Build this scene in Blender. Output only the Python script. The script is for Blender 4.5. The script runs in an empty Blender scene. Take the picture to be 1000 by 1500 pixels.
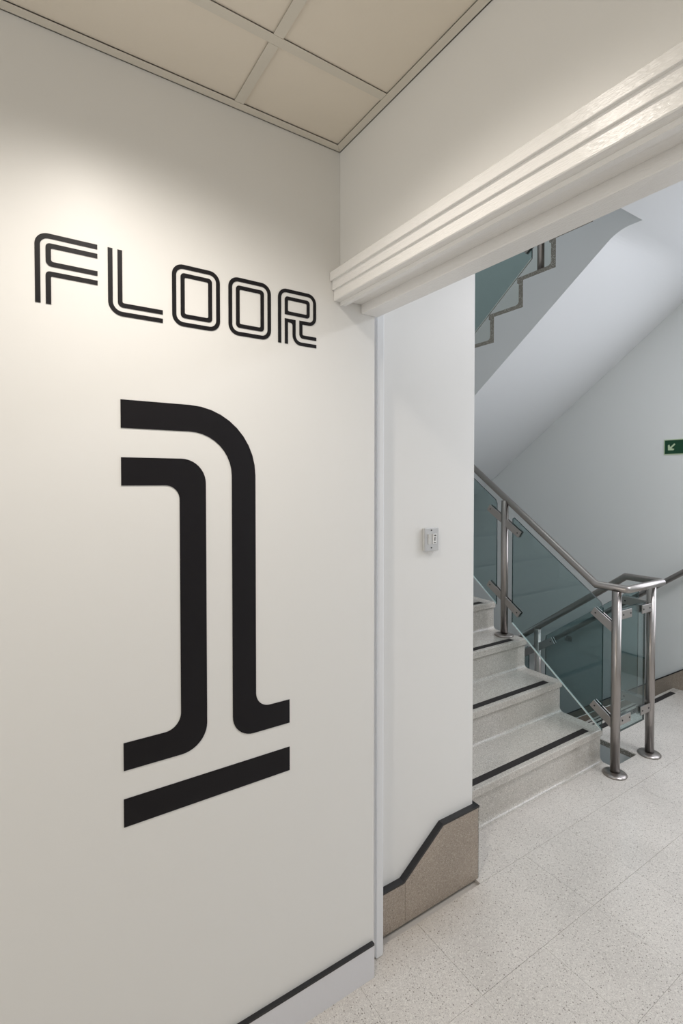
import bpy, bmesh, math, random
from mathutils import Vector, Matrix
from mathutils.geometry import tessellate_polygon
random.seed(7)
SC = bpy.context.scene
COL = SC.collection

# ------------------------------------------------------------------ camera
F_PX, VPX, HORIZON, TILT = 740.0, 1135.0, 705.0, math.radians(1.2)
CAM = Vector((-0.8367, -1.2796, 1.6))
_th = math.atan2(VPX, F_PX)
_fh = Vector((math.cos(_th), math.sin(_th), 0)); _r = Vector((math.sin(_th), -math.cos(_th), 0))
_fw = _fh*math.cos(TILT) - Vector((0, 0, 1))*math.sin(TILT)
_up = _r.cross(_fw)
cam_data = bpy.data.cameras.new('camera'); cam = bpy.data.objects.new('camera', cam_data); COL.objects.link(cam)
m = Matrix((( _r.x, _up.x, -_fw.x, CAM.x), (_r.y, _up.y, -_fw.y, CAM.y), (_r.z, _up.z, -_fw.z, CAM.z), (0, 0, 0, 1)))
cam.matrix_world = m
cam_data.sensor_fit = 'AUTO'; cam_data.sensor_width = 36.0
cam_data.lens = F_PX/1500*36
cam_data.shift_y = -(750 - (HORIZON + F_PX*math.tan(TILT)))/1500
cam_data.clip_start = 0.02
SC.camera = cam

# ------------------------------------------------------------------ view, world, lights
SC.view_settings.view_transform = 'Standard'; SC.view_settings.look = 'None'
SC.view_settings.gamma = 1.0; SC.view_settings.use_curve_mapping = False
SC.view_settings.exposure = 0.07
world = bpy.data.worlds.new('world'); SC.world = world; world.use_nodes = True
world.node_tree.nodes['Background'].inputs[0].default_value = (0.80, 0.88, 1.0, 1)
world.node_tree.nodes['Background'].inputs[1].default_value = 0.6
SC.cycles.max_bounces = 10; SC.cycles.diffuse_bounces = 6; SC.cycles.transparent_max_bounces = 16
SC.cycles.sample_clamp_indirect = 6.0

def area(name, loc, rot, sx, sy, power, col):
    d = bpy.data.lights.new(name, 'AREA'); d.shape = 'RECTANGLE'; d.size = sx; d.size_y = sy
    d.energy = power; d.color = col
    o = bpy.data.objects.new(name, d); COL.objects.link(o); o.location = loc; o.rotation_euler = rot
    return o
PI = math.pi
DAY = (0.86, 0.93, 1.0)
# daylight through the hall's side window (right wall, just outside the frame)
area('window_daylight', (3.40, -0.60, 1.75), (0, PI/2, 0), 1.5, 1.7, 20.5, (0.92, 0.93, 1.0))
# added warm fill at the corridor's far end, in place of further downlights
area('corridor_end_fill', (-3.42, -1.2, 1.5), (0, -PI/2, 0), 1.6, 1.6, 17, (1.0, 0.95, 0.87))
# flat ceiling luminaires of the hall
area('hall_luminaire_light', (2.35, -1.05, 3.05), (0, 0, 0), 0.58, 0.58, 27, (1.0, 0.97, 1.0))
area('hall_luminaire_light', (2.20, -2.00, 3.05), (0, 0, 0), 0.58, 0.58, 8.5, (0.78, 0.92, 1.0))
# stairwell daylight, high up
area('stairwell_daylight', (2.0, 1.6, 6.3), (0, 0, 0), 2.0, 2.2, 21, (0.93, 0.99, 1.0))
area('lower_stairwell_daylight', (2.0, 3.45, 0.6), (-PI/2, 0, 0), 1.6, 0.8, 2.0, DAY)

# ------------------------------------------------------------------ materials
def new_mat(name):
    mt = bpy.data.materials.new(name); mt.use_nodes = True
    return mt, mt.node_tree, mt.node_tree.nodes['Principled BSDF']
def simple(name, col, rough=0.5, metal=0.0, bump=0.0, bscale=40, spec=0.5, stretch=None, coat=0.0, vary=0.0):
    mt, nt, p = new_mat(name)
    p.inputs['Base Color'].default_value = (*col, 1); p.inputs['Roughness'].default_value = rough
    p.inputs['Metallic'].default_value = metal; p.inputs['Specular IOR Level'].default_value = spec
    p.inputs['Coat Weight'].default_value = coat
    g = nt.nodes.new('ShaderNodeNewGeometry'); vec = g.outputs['Position']
    if stretch:
        mp = nt.nodes.new('ShaderNodeMapping'); mp.inputs['Scale'].default_value = stretch
        nt.links.new(vec, mp.inputs['Vector']); vec = mp.outputs['Vector']
    if bump or vary:
        n = nt.nodes.new('ShaderNodeTexNoise'); n.inputs['Scale'].default_value = bscale; n.inputs['Detail'].default_value = 4
        nt.links.new(vec, n.inputs['Vector'])
    if bump:
        b = nt.nodes.new('ShaderNodeBump'); b.inputs['Strength'].default_value = bump; b.inputs['Distance'].default_value = 0.002
        nt.links.new(n.outputs['Fac'], b.inputs['Height']); nt.links.new(b.outputs['Normal'], p.inputs['Normal'])
    if vary:
        r = nt.nodes.new('ShaderNodeMapRange'); r.inputs['To Min'].default_value = 1-vary; r.inputs['To Max'].default_value = 1+vary
        nt.links.new(n.outputs['Fac'], r.inputs['Value'])
        mx = nt.nodes.new('ShaderNodeVectorMath'); mx.operation = 'SCALE'; mx.inputs[0].default_value = col
        nt.links.new(r.outputs['Result'], mx.inputs['Scale']); nt.links.new(mx.outputs['Vector'], p.inputs['Base Color'])
    return mt
def terrazzo(name, base, dark=(0.10, 0.085, 0.07), light=(0.78, 0.76, 0.70), rough=0.3, speck=0.30, fine=0.5, dirt=None, scale=1.0, kdark=0.8):
    """ground stone chips of two sizes in a pale cement, all from the position in the room"""
    mt, nt, p = new_mat(name); N = nt.nodes; Lk = nt.links
    pos = N.new('ShaderNodeNewGeometry').outputs['Position']
    def chips(sc, thr, seedoff):
        mp = N.new('ShaderNodeMapping'); mp.inputs['Location'].default_value = seedoff; Lk.new(pos, mp.inputs['Vector'])
        v = N.new('ShaderNodeTexVoronoi'); v.inputs['Scale'].default_value = sc*scale; Lk.new(mp.outputs['Vector'], v.inputs['Vector'])
        sp = N.new('ShaderNodeSeparateColor'); Lk.new(v.outputs['Color'], sp.inputs['Color'])
        # radius of a chip varies per cell, and only some cells hold one
        rad = N.new('ShaderNodeMath'); rad.operation = 'MULTIPLY'; rad.inputs[1].default_value = thr; Lk.new(sp.outputs['Red'], rad.inputs[0])
        d = N.new('ShaderNodeMath'); d.operation = 'LESS_THAN'; Lk.new(v.outputs['Distance'], d.inputs[0]); Lk.new(rad.outputs[0], d.inputs[1])
        return d.outputs[0], sp
    def mixc(fac, a, b):
        mx = N.new('ShaderNodeMix'); mx.data_type = 'RGBA'; Lk.new(fac, mx.inputs[0])
        for i, c in ((6, a), (7, b)):
            if isinstance(c, tuple): mx.inputs[i].default_value = (*c, 1)
            else: Lk.new(c, mx.inputs[i])
        return mx.outputs[2]
    def scaled(s, f):
        q = N.new('ShaderNodeMath'); q.operation = 'MULTIPLY'; q.inputs[1].default_value = f; Lk.new(s, q.inputs[0]); return q.outputs[0]
    nz = N.new('ShaderNodeTexNoise'); nz.inputs['Scale'].default_value = 3.0; nz.inputs['Detail'].default_value = 6; Lk.new(pos, nz.inputs['Vector'])
    r = N.new('ShaderNodeMapRange'); r.inputs['From Min'].default_value = 0.35; r.inputs['From Max'].default_value = 0.7
    Lk.new(nz.outputs['Fac'], r.inputs['Value'])
    b2 = tuple(c*0.86 for c in base)
    c = mixc(r.outputs['Result'], base, b2)
    l, _ = chips(170, 0.62, (3.1, 1.7, 2.2)); c = mixc(scaled(l, 0.45), c, light)
    g, _ = chips(260, fine, (0.4, 5.2, 1.1)); c = mixc(scaled(g, 0.55), c, tuple(x*0.45 for x in base))
    k, _ = chips(105, speck, (7.7, 0.3, 4.4)); c = mixc(scaled(k, kdark), c, dark)
    if dirt:
        c = mixc(dirt(N, Lk, pos), c, (0.30, 0.24, 0.17))
    Lk.new(c, p.inputs['Base Color'])
    p.inputs['Roughness'].default_value = rough
    return mt

M = {}
M['wall'] = simple('white_wall_paint', (0.81, 0.806, 0.79), 0.42, bump=0.10, bscale=55)
M['wall2'] = simple('white_stairwell_paint', (0.76, 0.785, 0.78), 0.45, bump=0.10, bscale=55)
M['soffit'] = simple('white_soffit_gloss', (0.80, 0.82, 0.84), 0.36, bump=0.10, bscale=9)
M['gloss'] = simple('white_gloss_woodwork', (0.86, 0.85, 0.835), 0.24, bump=0.55, bscale=60, stretch=(6, 1, 6))
M['jamb'] = simple('white_gloss_jamb', (0.79, 0.80, 0.82), 0.3, bump=0.2, bscale=30)
M['skirt'] = simple('pale_grey_skirting_paint', (0.72, 0.72, 0.75), 0.35, bump=0.15, bscale=60)
M['ceil'] = simple('ceiling_tile_paint', (0.80, 0.735, 0.635), 0.85, bump=0.12, bscale=160)
M['grid'] = simple('ceiling_grid_paint', (0.70, 0.66, 0.58), 0.5)
M['black'] = simple('black_gloss_paint', (0.012, 0.012, 0.014), 0.38, bump=0.1)
M['vinyl'] = simple('black_vinyl', (0.009, 0.008, 0.010), 0.45, spec=0.22)
M['tape'] = simple('black_grit_tape', (0.018, 0.015, 0.015), 0.85, bump=0.6, bscale=700)
M['steel'] = simple('brushed_steel', (0.37, 0.345, 0.33), 0.29, 1.0, bump=0.06, bscale=240, stretch=(1, 1, 0.05), vary=0.12)
M['steel2'] = simple('satin_steel_clamp', (0.42, 0.40, 0.39), 0.34, 1.0)
M['dark'] = simple('dark_screw', (0.05, 0.05, 0.05), 0.5, 0.6)
M['plate'] = simple('brushed_switch_plate', (0.58, 0.575, 0.57), 0.42, 0.7)
M['plastic'] = simple('pale_grey_plastic', (0.62, 0.62, 0.60), 0.4)
M['whiteplastic'] = simple('white_plastic', (0.85, 0.85, 0.84), 0.35)
M['green'] = simple('exit_sign_green', (0.004, 0.055, 0.022), 0.3)
M['lume'] = simple('photoluminescent_border', (0.50, 0.62, 0.42), 0.35)
M['core'] = simple('grey_cement', (0.45, 0.42, 0.38), 0.8)
def corner_dirt(N, Lk, pos):
    # grime along the foot of the pillar and the wall end
    sp = N.new('ShaderNodeSeparateXYZ'); Lk.new(pos, sp.inputs[0])
    a = N.new('ShaderNodeMapRange'); a.inputs['From Min'].default_value = -0.05; a.inputs['From Max'].default_value = 0.09
    a.inputs['To Min'].default_value = 0; a.inputs['To Max'].default_value = 1; Lk.new(sp.outputs['Y'], a.inputs['Value'])
    b = N.new('ShaderNodeMapRange'); b.inputs['From Min'].default_value = 0.75; b.inputs['From Max'].default_value = 0.45
    Lk.new(sp.outputs['X'], b.inputs['Value'])
    n = N.new('ShaderNodeTexNoise'); n.inputs['Scale'].default_value = 9; n.inputs['Detail'].default_value = 5; Lk.new(pos, n.inputs['Vector'])
    q = N.new('ShaderNodeMath'); q.operation = 'MULTIPLY'; Lk.new(a.outputs[0], q.inputs[0]); Lk.new(b.outputs[0], q.inputs[1])
    r = N.new('ShaderNodeMath'); r.operation = 'MULTIPLY'; Lk.new(q.outputs[0], r.inputs[0]); Lk.new(n.outputs['Fac'], r.inputs[1])
    s = N.new('ShaderNodeMath'); s.operation = 'MULTIPLY'; s.inputs[1].default_value = 0.9; s.use_clamp = True; Lk.new(r.outputs[0], s.inputs[0])
    return s.outputs[0]
M['floor'] = terrazzo('terrazzo_floor', (0.66, 0.625, 0.585), rough=0.24, dirt=corner_dirt, scale=1.15, kdark=0.68, dark=(0.14, 0.12, 0.10))
M['step'] = terrazzo('terrazzo_step', (0.55, 0.52, 0.475), dark=(0.20, 0.18, 0.15), rough=0.19, speck=0.24)
M['step'].node_tree.nodes['Principled BSDF'].inputs['Coat Weight'].default_value = 0.35
M['step'].node_tree.nodes['Principled BSDF'].inputs['Coat Roughness'].default_value = 0.07
M['edge'] = terrazzo('terrazzo_edge', (0.29, 0.27, 0.235), rough=0.5)
M['stone'] = terrazzo('brown_terrazzo_skirting', (0.40, 0.335, 0.275), dark=(0.09, 0.07, 0.06), light=(0.56, 0.50, 0.43), rough=0.42, speck=0.22, fine=0.62, scale=1.25)

def glass_mat(name='tinted_glass', tint=(0.69, 0.765, 0.77, 1)):
    mt = bpy.data.materials.new(name); mt.use_nodes = True; nt = mt.node_tree; nt.nodes.clear()
    out = nt.nodes.new('ShaderNodeOutputMaterial'); mx = nt.nodes.new('ShaderNodeMixShader')
    tr = nt.nodes.new('ShaderNodeBsdfTransparent'); tr.inputs[0].default_value = tint
    gl = nt.nodes.new('ShaderNodeBsdfGlossy'); gl.inputs['Roughness'].default_value = 0.015; gl.inputs['Color'].default_value = (0.9, 0.97, 0.97, 1)
    fr = nt.nodes.new('ShaderNodeFresnel'); fr.inputs['IOR'].default_value = 1.5
    geo = nt.nodes.new('ShaderNodeNewGeometry'); mr = nt.nodes.new('ShaderNodeMapRange')
    mr.inputs['To Min'].default_value = 1.5; mr.inputs['To Max'].default_value = 1/1.5      # the same glass whichever side is met
    nt.links.new(geo.outputs['Backfacing'], mr.inputs['Value']); nt.links.new(mr.outputs['Result'], fr.inputs['IOR'])
    nt.links.new(fr.outputs[0], mx.inputs[0]); nt.links.new(tr.outputs[0], mx.inputs[1]); nt.links.new(gl.outputs[0], mx.inputs[2])
    nt.links.new(mx.outputs[0], out.inputs['Surface'])
    return mt
M['glass'] = glass_mat()
M['clear'] = glass_mat('clear_window_glass', (0.96, 0.98, 0.97, 1))
M['glassedge'] = simple('green_glass_edge', (0.006, 0.030, 0.030), 0.3, spec=0.2)
M['glassglint'] = simple('painted_glass_glint', (0.86, 0.90, 0.88), 0.3)  # pale colour stands in for light gathered at the bottom edge

# ------------------------------------------------------------------ object helpers
def link(o, parent=None, kind=None):
    COL.objects.link(o)
    if parent is not None: o.parent = parent
    if kind: o['kind'] = kind
    return o
def make(name, bm, mat, parent=None, kind=None, smooth=False, bevel=0.0, origin=None):
    bmesh.ops.recalc_face_normals(bm, faces=bm.faces)
    me = bpy.data.meshes.new(name)
    if origin is None:
        if parent is None and bm.verts:
            mn = [min(v.co[i] for v in bm.verts) for i in range(3)]; mx = [max(v.co[i] for v in bm.verts) for i in range(3)]
            origin = Vector(((mn[0]+mx[0])/2, (mn[1]+mx[1])/2, mn[2]))
        else: origin = Vector((0, 0, 0))
    if parent is not None:
        origin = Vector(parent['_o']) if '_o' in parent else Vector(origin)
        bmesh.ops.translate(bm, verts=bm.verts, vec=-origin)
        bm.to_mesh(me); bm.free(); o = bpy.data.objects.new(name, me)
        o['_o'] = list(origin)
    else:
        bmesh.ops.translate(bm, verts=bm.verts, vec=-origin)
        bm.to_mesh(me); bm.free(); o = bpy.data.objects.new(name, me); o.location = origin
        o['_o'] = list(origin)
    mats = mat if isinstance(mat, (list, tuple)) else [mat]
    for mm in mats: me.materials.append(M[mm])
    if smooth:
        for p in me.polygons: p.use_smooth = True
        mod = o.modifiers.new('wn', 'WEIGHTED_NORMAL') if False else None
    if bevel:
        b = o.modifiers.new('bevel', 'BEVEL'); b.width = bevel; b.segments = 2; b.limit_method = 'ANGLE'; b.angle_limit = math.radians(40)
    return link(o, parent, kind)
def thing(name, loc, label=None, cat=None, group=None, kind=None):
    o = bpy.data.objects.new(name, None); o.empty_display_size = 0.1; o.location = loc; o['_o'] = list(loc); COL.objects.link(o)
    if label: o['label'] = label
    if cat: o['category'] = cat
    if group: o['group'] = group
    if kind: o['kind'] = kind
    return o
def tag(o, label, cat, group=None):
    o['label'] = label; o['category'] = cat
    if group: o['group'] = group
    return o
def box(bm, x0, x1, y0, y1, z0, z1):
    vs = [bm.verts.new(p) for p in ((x0,y0,z0),(x1,y0,z0),(x1,y1,z0),(x0,y1,z0),(x0,y0,z1),(x1,y0,z1),(x1,y1,z1),(x0,y1,z1))]
    for f in ((0,3,2,1),(4,5,6,7),(0,1,5,4),(1,2,6,5),(2,3,7,6),(3,0,4,7)): bm.faces.new([vs[i] for i in f])
    return bm
def bx(*a): return box(bmesh.new(), *a)
def prism(poly, axis, a, b, bm=None):
    """poly in the two other axes (in xyz order), extruded along axis from a to b"""
    bm = bm or bmesh.new()
    def P(u, v, w):
        c = [0, 0, 0]; o = [i for i in range(3) if i != axis]; c[o[0]] = u; c[o[1]] = v; c[axis] = w; return c
    cl = []
    for p in poly:
        if not cl or math.hypot(cl[-1][0]-p[0], cl[-1][1]-p[1]) > 2e-6: cl.append(p)
    poly = cl
    A = [bm.verts.new(P(u, v, a)) for u, v in poly]; B = [bm.verts.new(P(u, v, b)) for u, v in poly]
    n = len(poly)
    for i in range(n): bm.faces.new((A[i], B[i], B[(i+1) % n], A[(i+1) % n]))
    if n == 4: bm.faces.new(A); bm.faces.new(B[::-1])
    else:
        for t in tessellate_polygon([[Vector((u, v, 0)) for u, v in poly]]):
            bm.faces.new([A[k] for k in t]); bm.faces.new([B[k] for k in t][::-1])
    return bm
def tube(path, r, seg=20, bm=None, cap=True):
    """round tube with mitred bends"""
    bm = bm or bmesh.new(); P = [Vector(p) for p in path]; n = len(P); rings = []
    d0 = (P[1]-P[0]).normalized(); ref = Vector((0, 0, 1)) if abs(d0.z) < 0.9 else Vector((0, 1, 0))
    u = d0.cross(ref).normalized(); v = u.cross(d0).normalized()
    ring = [P[0] + (u*math.cos(2*PI*k/seg) + v*math.sin(2*PI*k/seg))*r for k in range(seg)]; rings.append(ring)
    for i in range(1, n):
        d = (P[i]-P[i-1]).normalized()
        if i < n-1:
            e = (P[i+1]-P[i]).normalized(); nrm = (d+e).normalized()
        else: nrm = d
        nr = []
        for q in rings[-1]:
            t = (P[i]-q).dot(nrm)/d.dot(nrm); nr.append(q + d*t)
        rings.append(nr)
    V = [[bm.verts.new(q) for q in rg] for rg in rings]
    for i in range(n-1):
        for k in range(seg): f = bm.faces.new((V[i][k], V[i][(k+1)%seg], V[i+1][(k+1)%seg], V[i+1][k])); f.smooth = True
    if cap: bm.faces.new(V[0][::-1]); bm.faces.new(V[-1])
    return bm
def lathe(profile, cx, cy, z0, seg=32, bm=None):
    bm = bm or bmesh.new(); V = []
    for r, z in profile:
        if r < 1e-6: V.append([bm.verts.new((cx, cy, z0+z))])
        else: V.append([bm.verts.new((cx+r*math.cos(2*PI*k/seg), cy+r*math.sin(2*PI*k/seg), z0+z)) for k in range(seg)])
    for a, b in zip(V, V[1:]):
        for k in range(seg):
            if len(a) == 1: f = bm.faces.new((a[0], b[(k+1)%seg], b[k]))
            elif len(b) == 1: f = bm.faces.new((a[k], a[(k+1)%seg], b[0]))
            else: f = bm.faces.new((a[k], a[(k+1)%seg], b[(k+1)%seg], b[k]))
            f.smooth = True
    return bm

# ================================================================== SETTING
# ---- floor: 305 mm terrazzo tiles, a poured strip in front of the stairs
floor = thing('floor', (1.2, -1.0, 0), kind='structure')
LW = 0.706          # stair's left wall
X1, X2, XW = 1.965, 2.20, 3.45     # up flight's edge, down flight's edge, right wall
YW, YD = 0.228, 0.522              # well edge, down flight's landing end
make('floor_bed', prism([(-3.5,-3.0),(XW,-3.0),(XW,YD),(X2+0.01,YD),(X2+0.01,YW),(X1,YW),(X1,0.34),(LW,0.34),(LW,0.12),(-3.5,0.12)], 2, -0.030, -0.012), 'core', floor)
G = 0.0004
TX0, TY0, TS = 0.372, 0.075, 0.305
for i in range(-5, 11):
    for j in range(5):
        x0 = TX0 + i*TS; x1 = x0 + TS; y1 = TY0 - j*TS; y0 = y1 - TS
        if x0 >= XW: continue
        x1 = min(x1, XW)
        make('floor_tile', bx(x0+G, x1-G, y0+G, y1-G, -0.012, random.choice((0, 0, -0.0003))), 'floor', floor)
xl, yl = TX0-5*TS, TY0-5*TS
make('outer_floor', prism([(-3.5,-3.0),(XW,-3.0),(XW,yl-G),(xl-G,yl-G),(xl-G,0.12),(-3.5,0.12)], 2, -0.012, 0.0), 'floor', floor)
make('landing_slab', prism([(LW,TY0+G),(X1-0.012,TY0+G),(X1-0.012,YW-0.001),(X1,YW),(X1,0.34),(LW,0.34)], 2, -0.012, 0.0), 'floor', floor)
make('landing_slab', prism([(X1-0.012+G,TY0+G),(X2+0.01,TY0+G),(X2+0.01,YW-0.002),(X2+0.01,YW),(X1-0.012+G,YW)], 2, -0.012, 0.0), 'floor', floor)
make('landing_slab', bx(X2+0.01+G, XW, TY0+G, YD, -0.012, 0.0), 'floor', floor)
make('slab_edge', bx(X2, X2+0.0099, YW, YD, -0.030, 0.0), 'edge', floor)
make('concrete_slab', prism([(-3.5,-3.0),(XW,-3.0),(XW,YD),(X2,YD),(X2,YW),(X1,YW),(X1,0.34),(LW,0.34),(LW,0.12),(-3.5,0.12)], 2, -0.336, -0.0302), 'wall2', floor)

# ---- walls
HC = 2.586      # corridor ceiling
make('wall_left', bx(-3.5, 0.130, 0.012, 0.11, 0, 3.09), 'wall', kind='structure')
make('wall_pillar', bx(0.130, LW, 0.120, 3.55, -3.43, 6.6), 'wall', kind='structure')
def wall_with_opening(name, x0, x1, y0, y1, z0, z1, oy0, oy1, oz0, oz1, mat):
    bm = bmesh.new()
    box(bm, x0, x1, y0, oy0, z0, z1); box(bm, x0, x1, oy1, y1, z0, z1)
    box(bm, x0, x1, oy0, oy1, z0, oz0); box(bm, x0, x1, oy0, oy1, oz1, z1)
    return make(name, bm, mat, kind='structure')
wall_with_opening('wall_right', XW, XW+0.15, -3.0, 3.70, -3.43, 6.6, -1.45, 0.25, 1.0, 2.5, 'wall2')
make('wall_far', bx(LW, XW, 3.55, 3.70, -3.43, 6.6), 'wall2', kind='structure')
wall_with_opening('wall_corridor_end', -3.65, -3.5, -3.0, 0.11, 0, 3.09, -2.0, -0.4, 0.70, 2.30, 'wall')
make('wall_behind', bx(-3.65, XW+0.15, -3.15, -3.0, -0.33, 6.6), 'wall', kind='structure')
make('wall_doorway', bx(0.0, 0.14, -2.98, -1.75, 0, 2.149), 'wall', kind='structure')
make('wall_header', bx(0.0, 0.14, -2.98, 0.0115, 2.15, 3.09), 'wall', kind='structure')
make('ceiling_stairwell', bx(0.13, XW, -3.0, 3.55, 6.5, 6.6), 'wall2', kind='structure')
make('floor_stairwell', bx(LW, XW, 0.3, 3.55, -3.5, -3.43), 'core', kind='structure')
make('floor_half_landing', bx(LW, XW, 2.572, 3.55, -1.98, -1.715), 'step', kind='structure')
make('wall_below', bx(LW, X1, 0.20, 0.30, -3.43, -0.34), 'wall2', kind='structure')
make('floor_upper_landing', prism([(0.14,-3.0),(XW,-3.0),(XW,YD),(X2,YD),(X2,YW),(X1,YW),(X1,0.34),(LW,0.34),(LW,0.1205),(0.14,0.1205)], 2, 3.094, 3.43), 'soffit', kind='structure')
make('floor_middle_landing', bx(LW, XW, 2.60, 3.55, 1.45, 1.715), 'step', kind='structure')

# ---- jamb behind the wall end
j = make('trim_1', prism([(0.131,0.050),(0.138,0.046),(0.150,0.046),(0.1515,0.052),(0.166,0.052),(0.1675,0.045),(0.192,0.045),(0.198,0.050),(0.198,0.1195),(0.131,0.1195)], 2, 0.002, 3.09), 'jamb', kind='structure')

# ---- door head: stepped architrave, rebate and stop
yL, yR = 0.0105, -1.74
head = thing('trim_2', (0.0, -0.85, 2.12), kind='structure')
make('architrave', prism([(-0.0005,2.224),(-0.034,2.224),(-0.0365,2.2215),(-0.0365,2.1975),(-0.036,2.1965),(-0.0288,2.1965),(-0.0288,2.1715),(-0.0283,2.1705),(-0.0225,2.1705),(-0.0225,2.142),(-0.0205,2.140),(-0.0005,2.140)], 1, yR, yL), 'gloss', head)
make('lining', prism([(-0.0004,2.130),(0.016,2.130),(0.016,2.149),(-0.0004,2.149)], 1, yR, yL), 'gloss', head)
make('lining', prism([(0.0162,2.1478),(0.0778,2.1478),(0.0778,2.1498),(0.0162,2.1498)], 1, yR, yL), 'gloss', head)
make('door_stop', prism([(0.078,2.1224),(0.0802,2.120),(0.140,2.120),(0.140,2.1498),(0.078,2.1498)], 1, yR, yL), 'gloss', head)

# ---- corridor ceiling grid
ceil = thing('ceiling', (-0.6, -0.8, HC), kind='structure')
make('wall_angle', prism([(-3.5,0.0115),(-0.0005,0.0115),(-0.0245,-0.0135),(-3.5,-0.0135)], 2, HC, HC+0.0015), 'grid', ceil)
make('wall_angle', prism([(-0.0004,0.0108),(-0.0004,-2.99),(-0.0245,-2.99),(-0.0245,-0.0143)], 2, HC, HC+0.0015), 'grid', ceil)
make('angle_lip', bx(-3.5, -0.001, 0.009, 0.0118, HC, HC+0.02), 'grid', ceil)
make('angle_lip', bx(-0.003, -0.0003, -2.99, 0.009, HC, HC+0.02), 'grid', ceil)
gx = [-0.330 - 0.6*i for i in range(6)]; gy = [-0.234 - 0.6*i for i in range(5)]
TW = 0.012
for x in gx:
    ys = [-0.0135] + gy + [-2.99]
    for a, b in zip(ys, ys[1:]):
        a2 = a - (TW+0.0006 if a in gy else 0.0006); b2 = b + (TW+0.0006 if b in gy else 0.0006)
        make('grid_rail', bx(x-TW, x+TW, b2, a2, HC+0.0005, HC+0.002), 'grid', ceil)
for y in gy: make('grid_rail', bx(-3.49, -0.0255, y-TW, y+TW, HC+0.0005, HC+0.002), 'grid', ceil)
xs = [-0.0245+TW] + gx + [-3.5]; ys = [-0.0135+TW] + gy + [-3.0]
LIGHTS = [(-0.63, -0.534)]
for a, b in zip(xs, xs[1:]):
    for c, d in zip(ys, ys[1:]):
        hole = [q for q in LIGHTS if b < q[0] < a and d < q[1] < c]
        g2 = TW-0.001
        if not hole: make('ceiling_tile', bx(b+g2, a-g2, d+g2, c-g2, HC+0.0048, HC+0.018), 'ceil', ceil)
        else:
            hx, hy = hole[0]; R = 0.075; seg = 24; bm = bmesh.new()
            x0, x1, y0, y1 = b+g2, a-g2, d+g2, c-g2
            inner = [(hx+R*math.cos(2*PI*k/seg), hy+R*math.sin(2*PI*k/seg)) for k in range(seg)]
            def edge(k):
                t = 2*PI*k/seg; ux, uy = math.cos(t), math.sin(t); s = min(((x1 if ux > 0 else x0)-hx)/ux if abs(ux) > 1e-9 else 9, ((y1 if uy > 0 else y0)-hy)/uy if abs(uy) > 1e-9 else 9)
                return (hx+ux*s, hy+uy*s)
            for zz in (HC+0.0048, HC+0.018):
                I = [bm.verts.new((*p, zz)) for p in inner]; O = [bm.verts.new((*edge(k), zz)) for k in range(seg)]
                for k in range(seg): bm.faces.new((I[k], I[(k+1)%seg], O[(k+1)%seg], O[k]))
                if zz == HC+0.0048: I0, O0 = I, O
            for k in range(seg):
                bm.faces.new((I0[k], I[k], I[(k+1)%seg], I0[(k+1)%seg])); bm.faces.new((O0[k], O0[(k+1)%seg], O[(k+1)%seg], O[k]))
            make('ceiling_tile', bm, 'ceil', ceil)
make('ceiling_void', bx(-3.5, -0.001, -2.99, 0.0115, HC+0.30, HC+0.32), 'core', ceil)

# ---- recessed downlights (all outside the frame)
def downlight(x, y, power, label):
    t = thing('downlight', (x, y, HC), label, 'light')
    make('bezel', lathe([(0.062,0.006),(0.062,0.0),(0.066,-0.004),(0.086,-0.003),(0.088,0.0055)], x, y, HC), 'whiteplastic', t)
    make('reflector', lathe([(0.0615,0.004),(0.055,0.035),(0.030,0.075),(0.0,0.08)], x, y, HC), 'steel2', t)
    d = bpy.data.lights.new('downlight_lamp', 'SPOT'); d.energy = power; d.color = (1.0, 0.93, 0.845)
    d.spot_size = math.radians(147); d.spot_blend = 1.0; d.shadow_soft_size = 0.05
    o = bpy.data.objects.new('lamp', d); COL.objects.link(o); o.parent = t; o.location = (0, 0, -0.005)
    return t
POW = [42]
LAB = ['round recessed downlight in the ceiling tile nearest the doorway corner']
for (x, y), w, lb in zip(LIGHTS, POW, LAB): downlight(x, y, w, lb)

# ---- skirtings
bl = thing('baseboard_left', (-1.2, 0.0, 0), kind='structure')
make('skirting_board', prism([(0.0,0.0),(0.0,0.1055),(0.0115,0.1055),(0.0115,0.0)], 0, -3.5, 0.124), 'skirt', bl)
c_ = make('cap_strip', bx(-3.5, 0.1235, -0.001, 0.0115, 0.1057, 0.1125), 'black', bl); c_['label'] = 'thin black painted top edge'

pk = thing('baseboard_pillar', (0.45, 0.1, 0), kind='structure')
SK, XR = 0.098, 0.722
WP = 0.1195
def zs(x): return 0.150 + (x-0.331)*(0.289-0.150)/(0.524-0.331)
make('stone_panel', prism([(0.199,0.001),(0.3355,0.001),(0.3355,zs(0.3355)),(0.331,0.150),(0.199,0.150)], 1, SK, WP), 'stone', pk)
make('stone_panel', prism([(0.3367,0.001),(XR-0.006,0.001),(XR-0.006,0.289),(0.524,0.289),(0.3367,zs(0.3367))], 1, SK, WP), 'stone', pk)
make('corner_bead', bx(XR-0.0055, XR, SK+0.001, WP, 0.001, 0.289), 'edge', pk)
make('stone_panel', bx(LW+0.001, XR, WP+0.001, 0.285, 0.001, 0.289), 'stone', pk)
top = [(0.199,0.1502),(0.3311,0.1502),(0.5241,0.2892),(XR+0.001,0.2892),(XR+0.001,0.2972),(0.5205,0.2972),(0.3275,0.1582),(0.199,0.1582)]
c_ = make('cap_strip', prism(top, 1, SK-0.0015, WP), 'black', pk); c_['label'] = 'black painted top edge'
make('cap_strip', bx(LW+0.001, XR+0.001, WP+0.001, 0.285, 0.2892, 0.2972), 'black', pk)

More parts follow.
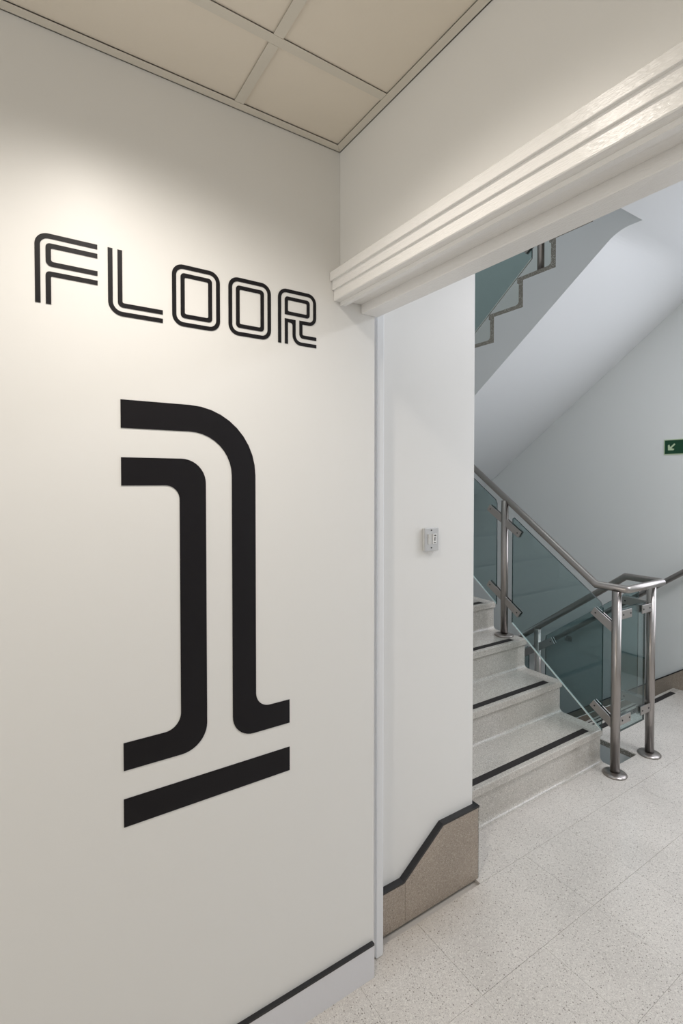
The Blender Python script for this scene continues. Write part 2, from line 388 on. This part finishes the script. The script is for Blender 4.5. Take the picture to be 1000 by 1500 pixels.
# right wall skirting: level on the landing, then falling with the flight
br = thing('baseboard_right', (XW, -1, 0), kind='structure')
S = 0.746
def zc(y): return 0.157 - S*(y-0.505)
make('stone_panel', prism([(-2.99,0.001),(0.522,0.001),(0.522,zc(0.522)),(0.495,0.164),(-2.99,0.164)], 0, XW-0.016, XW-0.0005), 'stone', br)
ye = 2.55
make('stone_panel', prism([(0.5225,-0.33),(0.5225,zc(0.5225)),(ye,zc(ye)),(ye,zc(ye)-0.42),(0.60,-0.33)], 0, XW-0.016, XW-0.0005), 'stone', br)
make('cap_strip', prism([(-2.99,0.1642),(0.4952,0.1642),(ye,zc(ye)+0.0002),(ye,zc(ye)+0.009),(0.499,0.171),(-2.99,0.171)], 0, XW-0.017, XW-0.0005), 'black', br)

# ---- hall window and added corridor-end window (outside the frame)
def window(name, x0, x1, y0, y1, z0, z1, ax):
    w = thing(name, ((x0+x1)/2, (y0+y1)/2, z0), kind='structure')
    t = 0.05
    if ax == 0:
        make('window_frame', bx(x0, x1, y0, y0+t, z0, z1), 'gloss', w); make('window_frame', bx(x0, x1, y1-t, y1, z0, z1), 'gloss', w)
        make('window_frame', bx(x0, x1, y0+t, y1-t, z0, z0+t), 'gloss', w); make('window_frame', bx(x0, x1, y0+t, y1-t, z1-t, z1), 'gloss', w)
        make('window_pane', bx((x0+x1)/2, (x0+x1)/2+0.004, y0+t, y1-t, z0+t, z1-t), 'clear', w)
    else:
        make('window_frame', bx(x0, x0+t, y0, y1, z0, z1), 'gloss', w); make('window_frame', bx(x1-t, x1, y0, y1, z0, z1), 'gloss', w)
        make('window_frame', bx(x0+t, x1-t, y0, y1, z0, z0+t), 'gloss', w); make('window_frame', bx(x0+t, x1-t, y0, y1, z1-t, z1), 'gloss', w)
window('window_1', 3.405, 3.449, -1.50, 0.30, 0.95, 2.55, 0)
window('window_added', -3.499, -3.45, -2.05, -0.35, 0.65, 2.35, 0)  # added, unseen window put round the corridor fill lamp
for lx, ly, lb in ((2.35, -1.05, 'square flat ceiling light in the stair hall beyond the doorway'), (2.20, -2.00, 'square flat ceiling light at the back of the stair hall, furthest from the stairs')):
    lum = thing('ceiling_light', (lx, ly, 3.07), lb, 'light')
    make('light_frame', bx(lx-0.32, lx+0.32, ly-0.32, ly+0.32, 3.075, 3.0938), 'whiteplastic', lum)
    make('diffuser', bx(lx-0.30, lx+0.30, ly-0.30, ly+0.30, 3.068, 3.0748), 'whiteplastic', lum)

# ================================================================== STAIRCASES
RISE, GO = 0.1906, 0.2555
def step_poly(y, z, yn, thick=0.028, cove=True, rise=RISE):
    """section of one terrazzo step, going up towards +y (nosing at y,z; next nosing at yn)"""
    zp = z - rise; p = [(y+0.004, z), (y+0.0008, z-0.0018), (y, z-0.005), (y, z-0.036), (y+0.003, z-0.040), (y+0.014, z-0.043)]
    if cove:
        R = 0.026; yc, zc_ = y+0.014-R, zp+R
        for k in range(0, 7):
            a = -k*(PI/2)/6; p.append((yc+R*math.cos(a), zc_+R*math.sin(a)))
    else: p.append((y+0.014, zp))
    p += [(y+0.050, zp), (y+0.050, z-thick), (yn+0.0498, z-thick), (yn+0.0498, z)]
    return p
def staircase(name, label, xa, xb, y1, z0, n, sgn, strip_side, last=True, lean=None):
    """n risers; sgn=+1 climbs towards +y from nosing y1, sgn=-1 towards -y"""
    f = lambda y: y if sgn > 0 else -y
    st = thing(name, ((xa+xb)/2, y1, z0), label, 'staircase')
    ny = [y1 + sgn*GO*k for k in range(n)]
    loc = [sgn*v for v in ny]                      # in climbing direction
    for k in range(n):
        y, z = loc[k], z0 + RISE*(k+1)
        yn = loc[k] + GO if k < n-1 else loc[k]
        poly = step_poly(y, z, yn)
        if k == n-1: poly = poly[:-4] + [(y+0.0498, z-RISE), (y+0.0498, z)]
        o = make('step', prism([(sgn*a, b) for a, b in poly], 0, xa, xb), ['step', 'edge'], st)
        for q in o.data.polygons:
            if q.normal.x < -0.9: q.material_index = 1      # raw end of the step
        s0 = y+0.026; s1 = s0+0.037
        if k < n-1 or sgn < 0:
            w = make('anti_slip_strip', bx(xa+0.07, xb-0.095, *sorted((sgn*s0, sgn*s1)), z+0.0003, z+0.0016), 'tape', o)
            w['label'] = 'black grit tape along the front of the step'
    # white concrete flight under the steps
    top = []
    for k in range(n):
        y, z = loc[k], z0 + RISE*(k+1)
        lo = z - RISE - (0.028 if k else 0.0)
        top += [(y+0.0502, lo - (0.0002 if k else 0)), (y+0.0502, z-0.0284)]
    top.pop()
    yend = loc[-1]+0.0502
    sl = RISE/GO
    zb_end = z0 + RISE*n - 0.336
    ybend = yend + 0.156                      # where the sloping soffit meets the flat one
    zb = lambda yy: zb_end - sl*(ybend-yy)
    ylow = loc[0]+0.0502
    pts = top[:-1] + [(yend, top[-2][1]), (yend, zb_end-0.0002)]
    T = 0.075; th_ = math.atan(sl)
    cyb, czb = ybend+T, zb_end-0.0002   # tangent point on the flat soffit
    for k in range(9):
        a_ = th_*k/8; R2 = T/math.tan(th_/2)
        pts.append((cyb - R2*math.sin(a_), czb - R2*(1-math.cos(a_))))
    if zb(ylow) < z0 - 0.001:
        pts += [(ylow, zb(ylow))]
    else:
        pts += [(ylow, z0)]
    # remove doubles
    out = []
    for p in pts:
        if not out or (abs(out[-1][0]-p[0]) + abs(out[-1][1]-p[1])) > 1e-5: out.append(p)
    make('concrete_flight', prism([(sgn*a, b) for a, b in out], 0, xa, xb), 'soffit', st)
    return st
staircase('staircase', 'pale terrazzo stairs climbing away from the landing beside the white pillar', LW+0.001, X1, 0.295, 0.0, 9, 1, 1)
YN = 0.572
staircase('staircase', 'white-sided upper flight overhead with zigzag terrazzo edge and smooth sloping soffit', X2, XW-0.001, YN+8*GO, 1.715, 9, -1, 1)
staircase('staircase', 'flight going down beside the right wall behind the glass balustrade', X2, XW-0.017, YN+8*GO, -1.715, 9, -1, 1)

# ================================================================== BALUSTRADES
RR, PR = 0.0205, 0.0240
XA, XB = 1.903, 2.275
def glass_yz(bm, poly, x, t=0.010):
    n = len(poly)
    A = [bm.verts.new((x-t/2, y, z)) for y, z in poly]; B = [bm.verts.new((x+t/2, y, z)) for y, z in poly]
    f = [bm.faces.new(A), bm.faces.new(B[::-1])]
    sm = sum(poly[i][0]*poly[(i+1)%n][1]-poly[(i+1)%n][0]*poly[i][1] for i in range(n))
    for i in range(n):
        q = bm.faces.new((A[i], B[i], B[(i+1)%n], A[(i+1)%n]))
        dy = poly[(i+1)%n][0]-poly[i][0]; dz = poly[(i+1)%n][1]-poly[i][1]
        nz = -dy*(1 if sm > 0 else -1)     # outward z
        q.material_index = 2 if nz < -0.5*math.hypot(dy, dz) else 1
    # pale strip along the bottom edge, painting light carried through the glass
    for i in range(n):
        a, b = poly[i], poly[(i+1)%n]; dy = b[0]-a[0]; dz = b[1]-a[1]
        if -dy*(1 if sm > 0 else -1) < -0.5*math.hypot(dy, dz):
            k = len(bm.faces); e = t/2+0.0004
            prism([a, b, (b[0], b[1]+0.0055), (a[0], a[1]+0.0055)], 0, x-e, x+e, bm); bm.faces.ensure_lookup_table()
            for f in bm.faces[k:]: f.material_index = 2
    return bm
def glass_panel(parent, poly, x, label=None):
    return make('glass_panel', glass_yz(bmesh.new(), poly, x), ['glass', 'glassedge', 'glassglint'], parent)
def panel_poly(y0, y1, zt, zb, ch=0.018):
    """panel between y0<y1; zt, zb = functions of y"""
    p = [(y0, zb(y0)), (y1, zb(y1)), (y1, zt(y1)-ch), (y1-(ch*0.7 if zt(y1) > zt(y0) else 0.004), zt(y1-ch*0.7))]
    p += [(y0+ch*0.7, zt(y0+ch*0.7)), (y0, zt(y0)-ch)]
    return p
def bar_yz(x, y0, z0, y1, z1, h, t, bm=None):
    """sloping flat plate, vertical ends square to its length"""
    d = Vector((y1-y0, z1-z0)); d.normalize(); n = Vector((-d.y, d.x))*h/2
    return prism([(y0-n.x, z0-n.y), (y1-n.x, z1-n.y), (y1+n.x, z1+n.y), (y0+n.x, z0+n.y)], 0, x-t/2, x+t/2, bm)
def screw_x(parent, x, y, z, r=0.0045):
    bm = bmesh.new(); seg = 12; A = [bm.verts.new((x, y+r*math.cos(2*PI*k/seg), z+r*math.sin(2*PI*k/seg))) for k in range(seg)]
    B = [bm.verts.new((x-0.0012, v.co.y, v.co.z)) for v in A]
    bm.faces.new(A); bm.faces.new(B[::-1])
    for k in range(seg): bm.faces.new((A[k], A[(k+1)%seg], B[(k+1)%seg], B[k]))
    make('screw', bm, 'dark', parent)
def clamp_yz(parent, x, y0, z0, y1, z1, h=0.046, inward=True):
    """pair of steel plates gripping the glass; runs in the flight's direction"""
    bm = bmesh.new()
    bar_yz(x-0.0105, y0, z0, y1, z1, h, 0.008, bm); bar_yz(x+0.0105, y0, z0, y1, z1, h, 0.008, bm)
    o = make('clamp', bm, 'steel2', parent, bevel=0.0015)
    return o
def post(parent, x, y, zf, zt):
    o = make('post', tube([(x, y, zf+0.004), (x, y, zt)], PR, 24), 'steel', parent)
    make('flange', lathe([(0.0,0.0002),(0.060,0.0002),(0.062,0.004),(0.060,0.008),(0.050,0.0125),(0.030,0.016),(PR+0.001,0.017)], x, y, zf), 'steel', o)
    return o
def balustrade(name, label, zoff, up=True, corner=True, down=True, cat='railing'):
    b = thing(name, (2.09, 0.19, zoff), label, cat)
    zr = lambda y: 1.02 + S*(y-0.31)                      # rail centre over the climbing flight
    zd = lambda y: 1.02 - S*(y-0.345)                     # rail centre over the falling flight
    path = []
    XRa, XRb = 1.911, 2.291
    if up: path += [(XRa, 2.45, zr(2.45)), (XRa, 0.31, 1.02)]
    if corner: path += [(XRa, 0.150, 1.02), (XRa+0.012, 0.138, 1.02), (XRb-0.012, 0.138, 1.02), (XRb, 0.150, 1.02)]
    if down: path += [(XRb, 0.345, 1.02), (XRb, 2.50, zd(2.50))]
    make('handrail', tube([(x, y, z+zoff) for x, y, z in path], RR, 24), 'steel', b)
    g = lambda f: (lambda y: f(y)+zoff)
    tpu = g(lambda y: 0.918 + 0.748*(y-0.265)); btu = g(lambda y: 0.222 + 0.760*(y-0.285))
    tpd = g(lambda y: zd(y) - 0.105); btd = g(lambda y: -0.249 - 0.757*(y-1.016))
    def arms(x, y, z1, z2, sl, both=True, first=None):
        for zc_ in (z1, z2):
            a0, a1 = (y-0.128 if both else y), y+0.128
            c = clamp_yz(b, x, a0, zoff+zc_+sl*(a0-y), a1, zoff+zc_+sl*(a1-y))
            for yy in ((a0+0.018) if both else None, a1-0.018):
                if yy is not None: screw_x(c, x-0.0145, yy, zoff+zc_+sl*(yy-y))
    if up:
        for y, zf in ((0.936, 3*RISE), (1.70, 6*RISE)):
            post(b, XA, y, zoff+zf, zoff+zr(y)-0.015)
            arms(XA, y, zr(y)-0.148, zr(y)-0.665, 0.657)
        glass_panel(b, panel_poly(0.265, 0.872, tpu, btu), XA)
        glass_panel(b, panel_poly(1.000, 1.636, tpu, btu), XA)
    if down:
        for y, zf in ((0.945, -2*RISE), (1.71, -5*RISE)):
            post(b, XB, y, zoff+zf, zoff+zd(y)-0.015)
            arms(XB, y, zd(y)-0.150, zd(y)-0.670, -0.657)
        glass_panel(b, panel_poly(0.262, 0.880, tpd, btd), XB)
        glass_panel(b, panel_poly(1.016, 1.645, tpd, btd), XB)
    if corner:
        post(b, XA, 0.190, zoff, zoff+1.005); post(b, XB, 0.190, zoff, zoff+1.005)
        arms(XA, 0.190, 0.792, 0.268, 0.66, both=False)
        for zc_ in (0.870, 0.290):
            c = make('clamp', bx(XB-0.024, XB+0.024, 0.190, 0.345, zoff+zc_-0.012, zoff+zc_+0.034), 'steel2', b, bevel=0.002); screw_x(c, XB-0.024, 0.327, zoff+zc_+0.01)
        # short panel across the end of the well and its four clamps
        gp = prism([(1.940, 0.226), (2.200, 0.226), (2.200, 0.906), (1.940, 0.906)], 1, 0.184, 0.196)
        for v in gp.verts: v.co.z += zoff
        gp.faces.ensure_lookup_table()
        bmesh.ops.recalc_face_normals(gp, faces=gp.faces)
        for f in gp.faces:
            if abs(f.normal.y) < 0.5: f.material_index = 1
        make('glass_panel', gp, ['glass', 'glassedge', 'glassglint'], b)
        for xa, xb in ((1.918, 2.036), (2.148, 2.262)):
            for zc_ in (0.872, 0.290):
                bm = bmesh.new(); box(bm, xa, xb, 0.1755, 0.1835, zoff+zc_-0.024, zoff+zc_+0.024); box(bm, xa, xb, 0.1965, 0.2045, zoff+zc_-0.024, zoff+zc_+0.024)
                c = make('clamp', bm, 'steel2', b, bevel=0.0015)
                for xs_ in (xa+0.03, xb-0.014) if xa < 2 else (xa+0.014, xb-0.03):
                    s = bmesh.new(); r = 0.005
                    A = [s.verts.new((xs_+r*math.cos(2*PI*k/12), 0.1755, zoff+zc_+r*math.sin(2*PI*k/12))) for k in range(12)]
                    B = [s.verts.new((v.co.x, 0.1740, v.co.z)) for v in A]
                    s.faces.new(A); s.faces.new(B[::-1])
                    for k in range(12): s.faces.new((A[k], A[(k+1)%12], B[(k+1)%12], B[k]))
                    make('screw', s, 'dark', c)
    return b
balustrade('balustrade', 'brushed steel and glass balustrade turning round the end of the stairwell', 0.0)
balustrade('balustrade', 'steel and glass balustrade on the overhead flight, cut off by the doorway head', 3.43, up=False)

# wall handrail
wr = thing('wall_handrail', (3.39, 1.0, 0.5), 'round steel handrail fixed to the right wall, sloping down behind the posts', 'handrail')
xr = 3.385
zw = lambda y: 0.905 - 0.735*(y-0.505)
make('rail', tube([(xr, 0.36, zw(0.40)), (xr, 0.40, zw(0.40)), (xr, 2.45, zw(2.45))], RR, 20), 'steel', wr)
for y in (1.45, 2.2):
    bk = make('bracket', tube([(xr, y, zw(y)-0.018), (xr, y, zw(y)-0.06), (XW-0.006, y, zw(y)-0.06)], 0.006, 10), 'steel', wr)
    bm = bmesh.new(); box(bm, XW-0.006, XW-0.0005, y-0.025, y+0.025, zw(y)-0.085, zw(y)-0.035); make('wall_plate', bm, 'steel2', bk)

# ================================================================== LETTERING
YV0, YV1 = 0.0105, 0.0119
def rounded(poly, rad, closed=True, seg=10):
    """polygon with per-vertex corner radii, fixed samples per corner"""
    out = []; n = len(poly)
    for i, p in enumerate(poly):
        r = rad[i] if isinstance(rad, (list, tuple)) else rad
        if (not closed and i in (0, n-1)): out.append(p); continue
        a = Vector(poly[(i-1) % n]); b = Vector(p); c = Vector(poly[(i+1) % n])
        u = (a-b).normalized(); v = (c-b).normalized()
        ang = math.acos(max(-1, min(1, u.dot(v)))); d = r/math.tan(ang/2) if r > 0 else 0
        if r <= 1e-6: out += [tuple(b)]*(seg+1); continue
        ctr = b + (u+v).normalized()*(r/math.sin(ang/2)); s = b+u*d - ctr; e = b+v*d - ctr
        a0 = math.atan2(s.y, s.x); a1 = math.atan2(e.y, e.x)
        while a1-a0 > PI: a1 -= 2*PI
        while a1-a0 < -PI: a1 += 2*PI
        for k in range(seg+1):
            t = a0 + (a1-a0)*k/seg; out.append((ctr.x+r*math.cos(t), ctr.y+r*math.sin(t)))
    return out
def stroke(parent, path, w, radii, closed=False):
    """radii: per inner vertex (radius on the outside of the bend, radius on the inside); mm"""
    n = len(path); P = [Vector(p) for p in path]; L, R, rl, rr = [], [], [], []
    for i in range(n):
        prev = P[i-1] if (closed or i > 0) else None; nxt = P[(i+1) % n] if (closed or i < n-1) else None
        d1 = (P[i]-prev).normalized() if prev is not None else None; d2 = (nxt-P[i]).normalized() if nxt is not None else None
        if d1 is None: d1 = d2
        if d2 is None: d2 = d1
        n1 = Vector((-d1.y, d1.x)); n2 = Vector((-d2.y, d2.x)); b = (n1+n2); b = b/ (b.dot(n1)) if b.length > 1e-6 else n1
        L.append(tuple(P[i]+b*w/2)); R.append(tuple(P[i]-b*w/2))
        cr = d1.x*d2.y-d1.y*d2.x
        ro, ri = radii[i] if i < len(radii) and radii[i] else (0, 0)
        if cr > 0: rl.append(ri); rr.append(ro)      # left turn: left side is the inside
        else: rl.append(ro); rr.append(ri)
    A = rounded(L, rl, closed); B = rounded(R, rr, closed)
    bm = bmesh.new(); k = 0.001
    vs = [[bm.verts.new((x*k, y, z*k)) for x, z in S_] for S_ in (A, B) for y in (YV0, YV1)]
    m_ = len(A); rng = range(m_ if closed else m_-1)
    for i in rng:
        j_ = (i+1) % m_
        bm.faces.new((vs[0][i], vs[0][j_], vs[2][j_], vs[2][i])); bm.faces.new((vs[1][i], vs[3][i], vs[3][j_], vs[1][j_]))
        bm.faces.new((vs[0][i], vs[1][i], vs[1][j_], vs[0][j_])); bm.faces.new((vs[2][i], vs[2][j_], vs[3][j_], vs[3][i]))
    if not closed:
        for i in (0, m_-1): bm.faces.new((vs[0][i], vs[2][i], vs[3][i], vs[1][i]))
    bmesh.ops.remove_doubles(bm, verts=bm.verts, dist=1e-6)
    bmesh.ops.dissolve_degenerate(bm, edges=bm.edges, dist=1e-6)
    return make('stroke', bm, 'vinyl', parent)
grp = 'double-line letters of the word FLOOR'
W = 10.3
def letter(x, label): return thing('wall_letter', (x*0.001, 0.0105, 1.99), label, 'letter', grp)
f = letter(-728, 'black double-line letter F, leftmost of the word on the white wall')
stroke(f, [(-784.7,1990.5),(-784.7,2139),(-666,2139)], W, [None,(27,17),None])
stroke(f, [(-666,2118.3),(-764,2118.3),(-764,2078.5),(-666,2078.5)], W, [None,(9,3),(12,5),None])
stroke(f, [(-764.5,1990.5),(-764.5,2057),(-666,2057)], W, [None,(9,3),None])
l = letter(-582, 'black double-line letter L, between the F and the first O')
stroke(l, [(-639,2144.5),(-639,1995.3),(-520.5,1995.3)], W, [None,(32,21),None])
stroke(l, [(-618,2144.5),(-618,2016),(-520.5,2016)], W, [None,(12,3.5),None])
for x0, lab in ((-498, 'black double-line letter O, the one directly right of the L'), (-352, 'black double-line letter O, the one directly left of the R')):
    o = letter(x0+61.5, lab)
    a, b, c, d = x0+5.2, x0+117.8, 1995.4, 2139
    stroke(o, [(a,c),(b,c),(b,d),(a,d)], W, [(28,18)]*4, True)
    a, b, c, d = x0+26.2, x0+96.8, 2016.5, 2118.3
    stroke(o, [(a,c),(b,c),(b,d),(a,d)], W, [(10,4)]*4, True)
r_ = letter(-146, 'black double-line letter R, last of the word by the doorway corner')
stroke(r_, [(-202.4,1990),(-202.4,2139),(-89,2139),(-89,2057),(-134.7,2057),(-134.7,2016.5),(-83.5,2016.5)], W-.6, [None,(27,17),(27,17),(24,14),(0,2),(12,3),None])
stroke(r_, [(-181.3,2077),(-110.7,2077),(-110.7,2118.3),(-181.3,2118.3)], W-.6, [(0,4),(9,3),(9,3),(9,3)], True)
stroke(r_, [(-181.3,1990),(-181.3,2056),(-156.8,2056),(-156.8,1995.2),(-83.5,1995.2)], W-.6, [None,(0,0),(0,7),(27,18),None])
one = thing('wall_numeral', (-0.40, 0.0105, 0.765), 'tall black three-stripe numeral 1 on the white wall below the word', 'numeral')
stroke(one, [(-619.5,1760.5),(-311,1760.5),(-311,938),(-174,938)], 67.5, [None,(178,112),(60,42),None])
stroke(one, [(-619.5,1623.5),(-449,1623.5),(-449,937),(-619.5,937)], 67.5, [None,(63,35),(66,40),None])
stroke(one, [(-620,800),(-174,800)], 68.5, [])

# ================================================================== SWITCH AND SIGN
sw = thing('light_switch', (0.4655, 0.12, 1.342), 'square two-gang light switch with steel plate and keyed rocker on the pillar', 'switch')
sx0, sx1, sz0, sz1, sy = 0.431, 0.500, 1.341, 1.4275, 0.104
make('back_box', bx(sx0+0.0015, sx1-0.0015, sy+0.0038, 0.1195, sz0+0.0015, sz1-0.0015), 'plastic', sw, bevel=0.0015)
make('face_plate', bx(sx0, sx1, sy, sy+0.0038, sz0, sz1), 'plate', sw, bevel=0.0015)
def rocker(name, x0, x1, mat):
    return make(name, prism([(sy-0.0002,1.367),(sy-0.0002,1.4045),(sy-0.0042,1.4045),(sy-0.0022,1.386),(sy-0.0018,1.367)], 0, x0, x1), mat, sw)
rocker('rocker', 0.4465, 0.4600, 'plastic')
o = rocker('key_rocker', 0.4700, 0.4870, 'whiteplastic'); o['label'] = 'white rocker with dark key marks'
make('key_mark', bx(0.4740, 0.4830, sy-0.0046, sy-0.0036, 1.3975, 1.4010), 'dark', o)
make('key_mark', bx(0.4770, 0.4798, sy-0.0038, sy-0.0026, 1.3790, 1.3935), 'dark', o)
make('key_mark', bx(0.4750, 0.4820, sy-0.0030, sy-0.0017, 1.3705, 1.3735), 'dark', o)
for zz in (1.4185, 1.3535):
    s = bmesh.new(); A = [s.verts.new((0.4637+0.0028*math.cos(2*PI*k/14), sy-0.0001, zz+0.0028*math.sin(2*PI*k/14))) for k in range(14)]; B = [s.verts.new((v.co.x, sy-0.0010, v.co.z)) for v in A]
    s.faces.new(A); s.faces.new(B[::-1])
    for k in range(14): s.faces.new((A[k], A[(k+1)%14], B[(k+1)%14], B[k]))
    make('screw', s, 'dark', sw)

sg = thing('exit_sign', (XW, 0.49, 1.806), 'green escape-route sign with pale diagonal arrow on the right wall', 'sign')
ya, yb, za, zb_ = 0.664, 0.314, 1.806, 1.925
make('sign_panel', bx(XW-0.004, XW-0.0005, yb, ya, za, zb_), 'lume', sg)
make('sign_face', bx(XW-0.0048, XW-0.0041, yb+0.007, ya-0.007, za+0.007, zb_-0.007), 'green', sg)
# arrow pointing down and towards +y (left in the photograph)
cy_, cz_ = 0.612, 1.862
def ar(pts):
    out = []
    for u, v in pts:           # u along the shaft (towards the tip), v across
        s2 = math.sqrt(.5); out.append((cy_ + (u+v)*s2*0.001, cz_ + (-u+v)*s2*0.001))
    return out
poly = ar([(-38,-6),(2,-6),(-8,-25),(4,-28),(30,0),(4,28),(-8,25),(2,6),(-38,6)])
make('arrow', prism(poly, 0, XW-0.0056, XW-0.0049), 'lume', sg)

# ------------------------------------------------------------------ tidy
for o in bpy.data.objects:
    if '_o' in o: del o['_o']
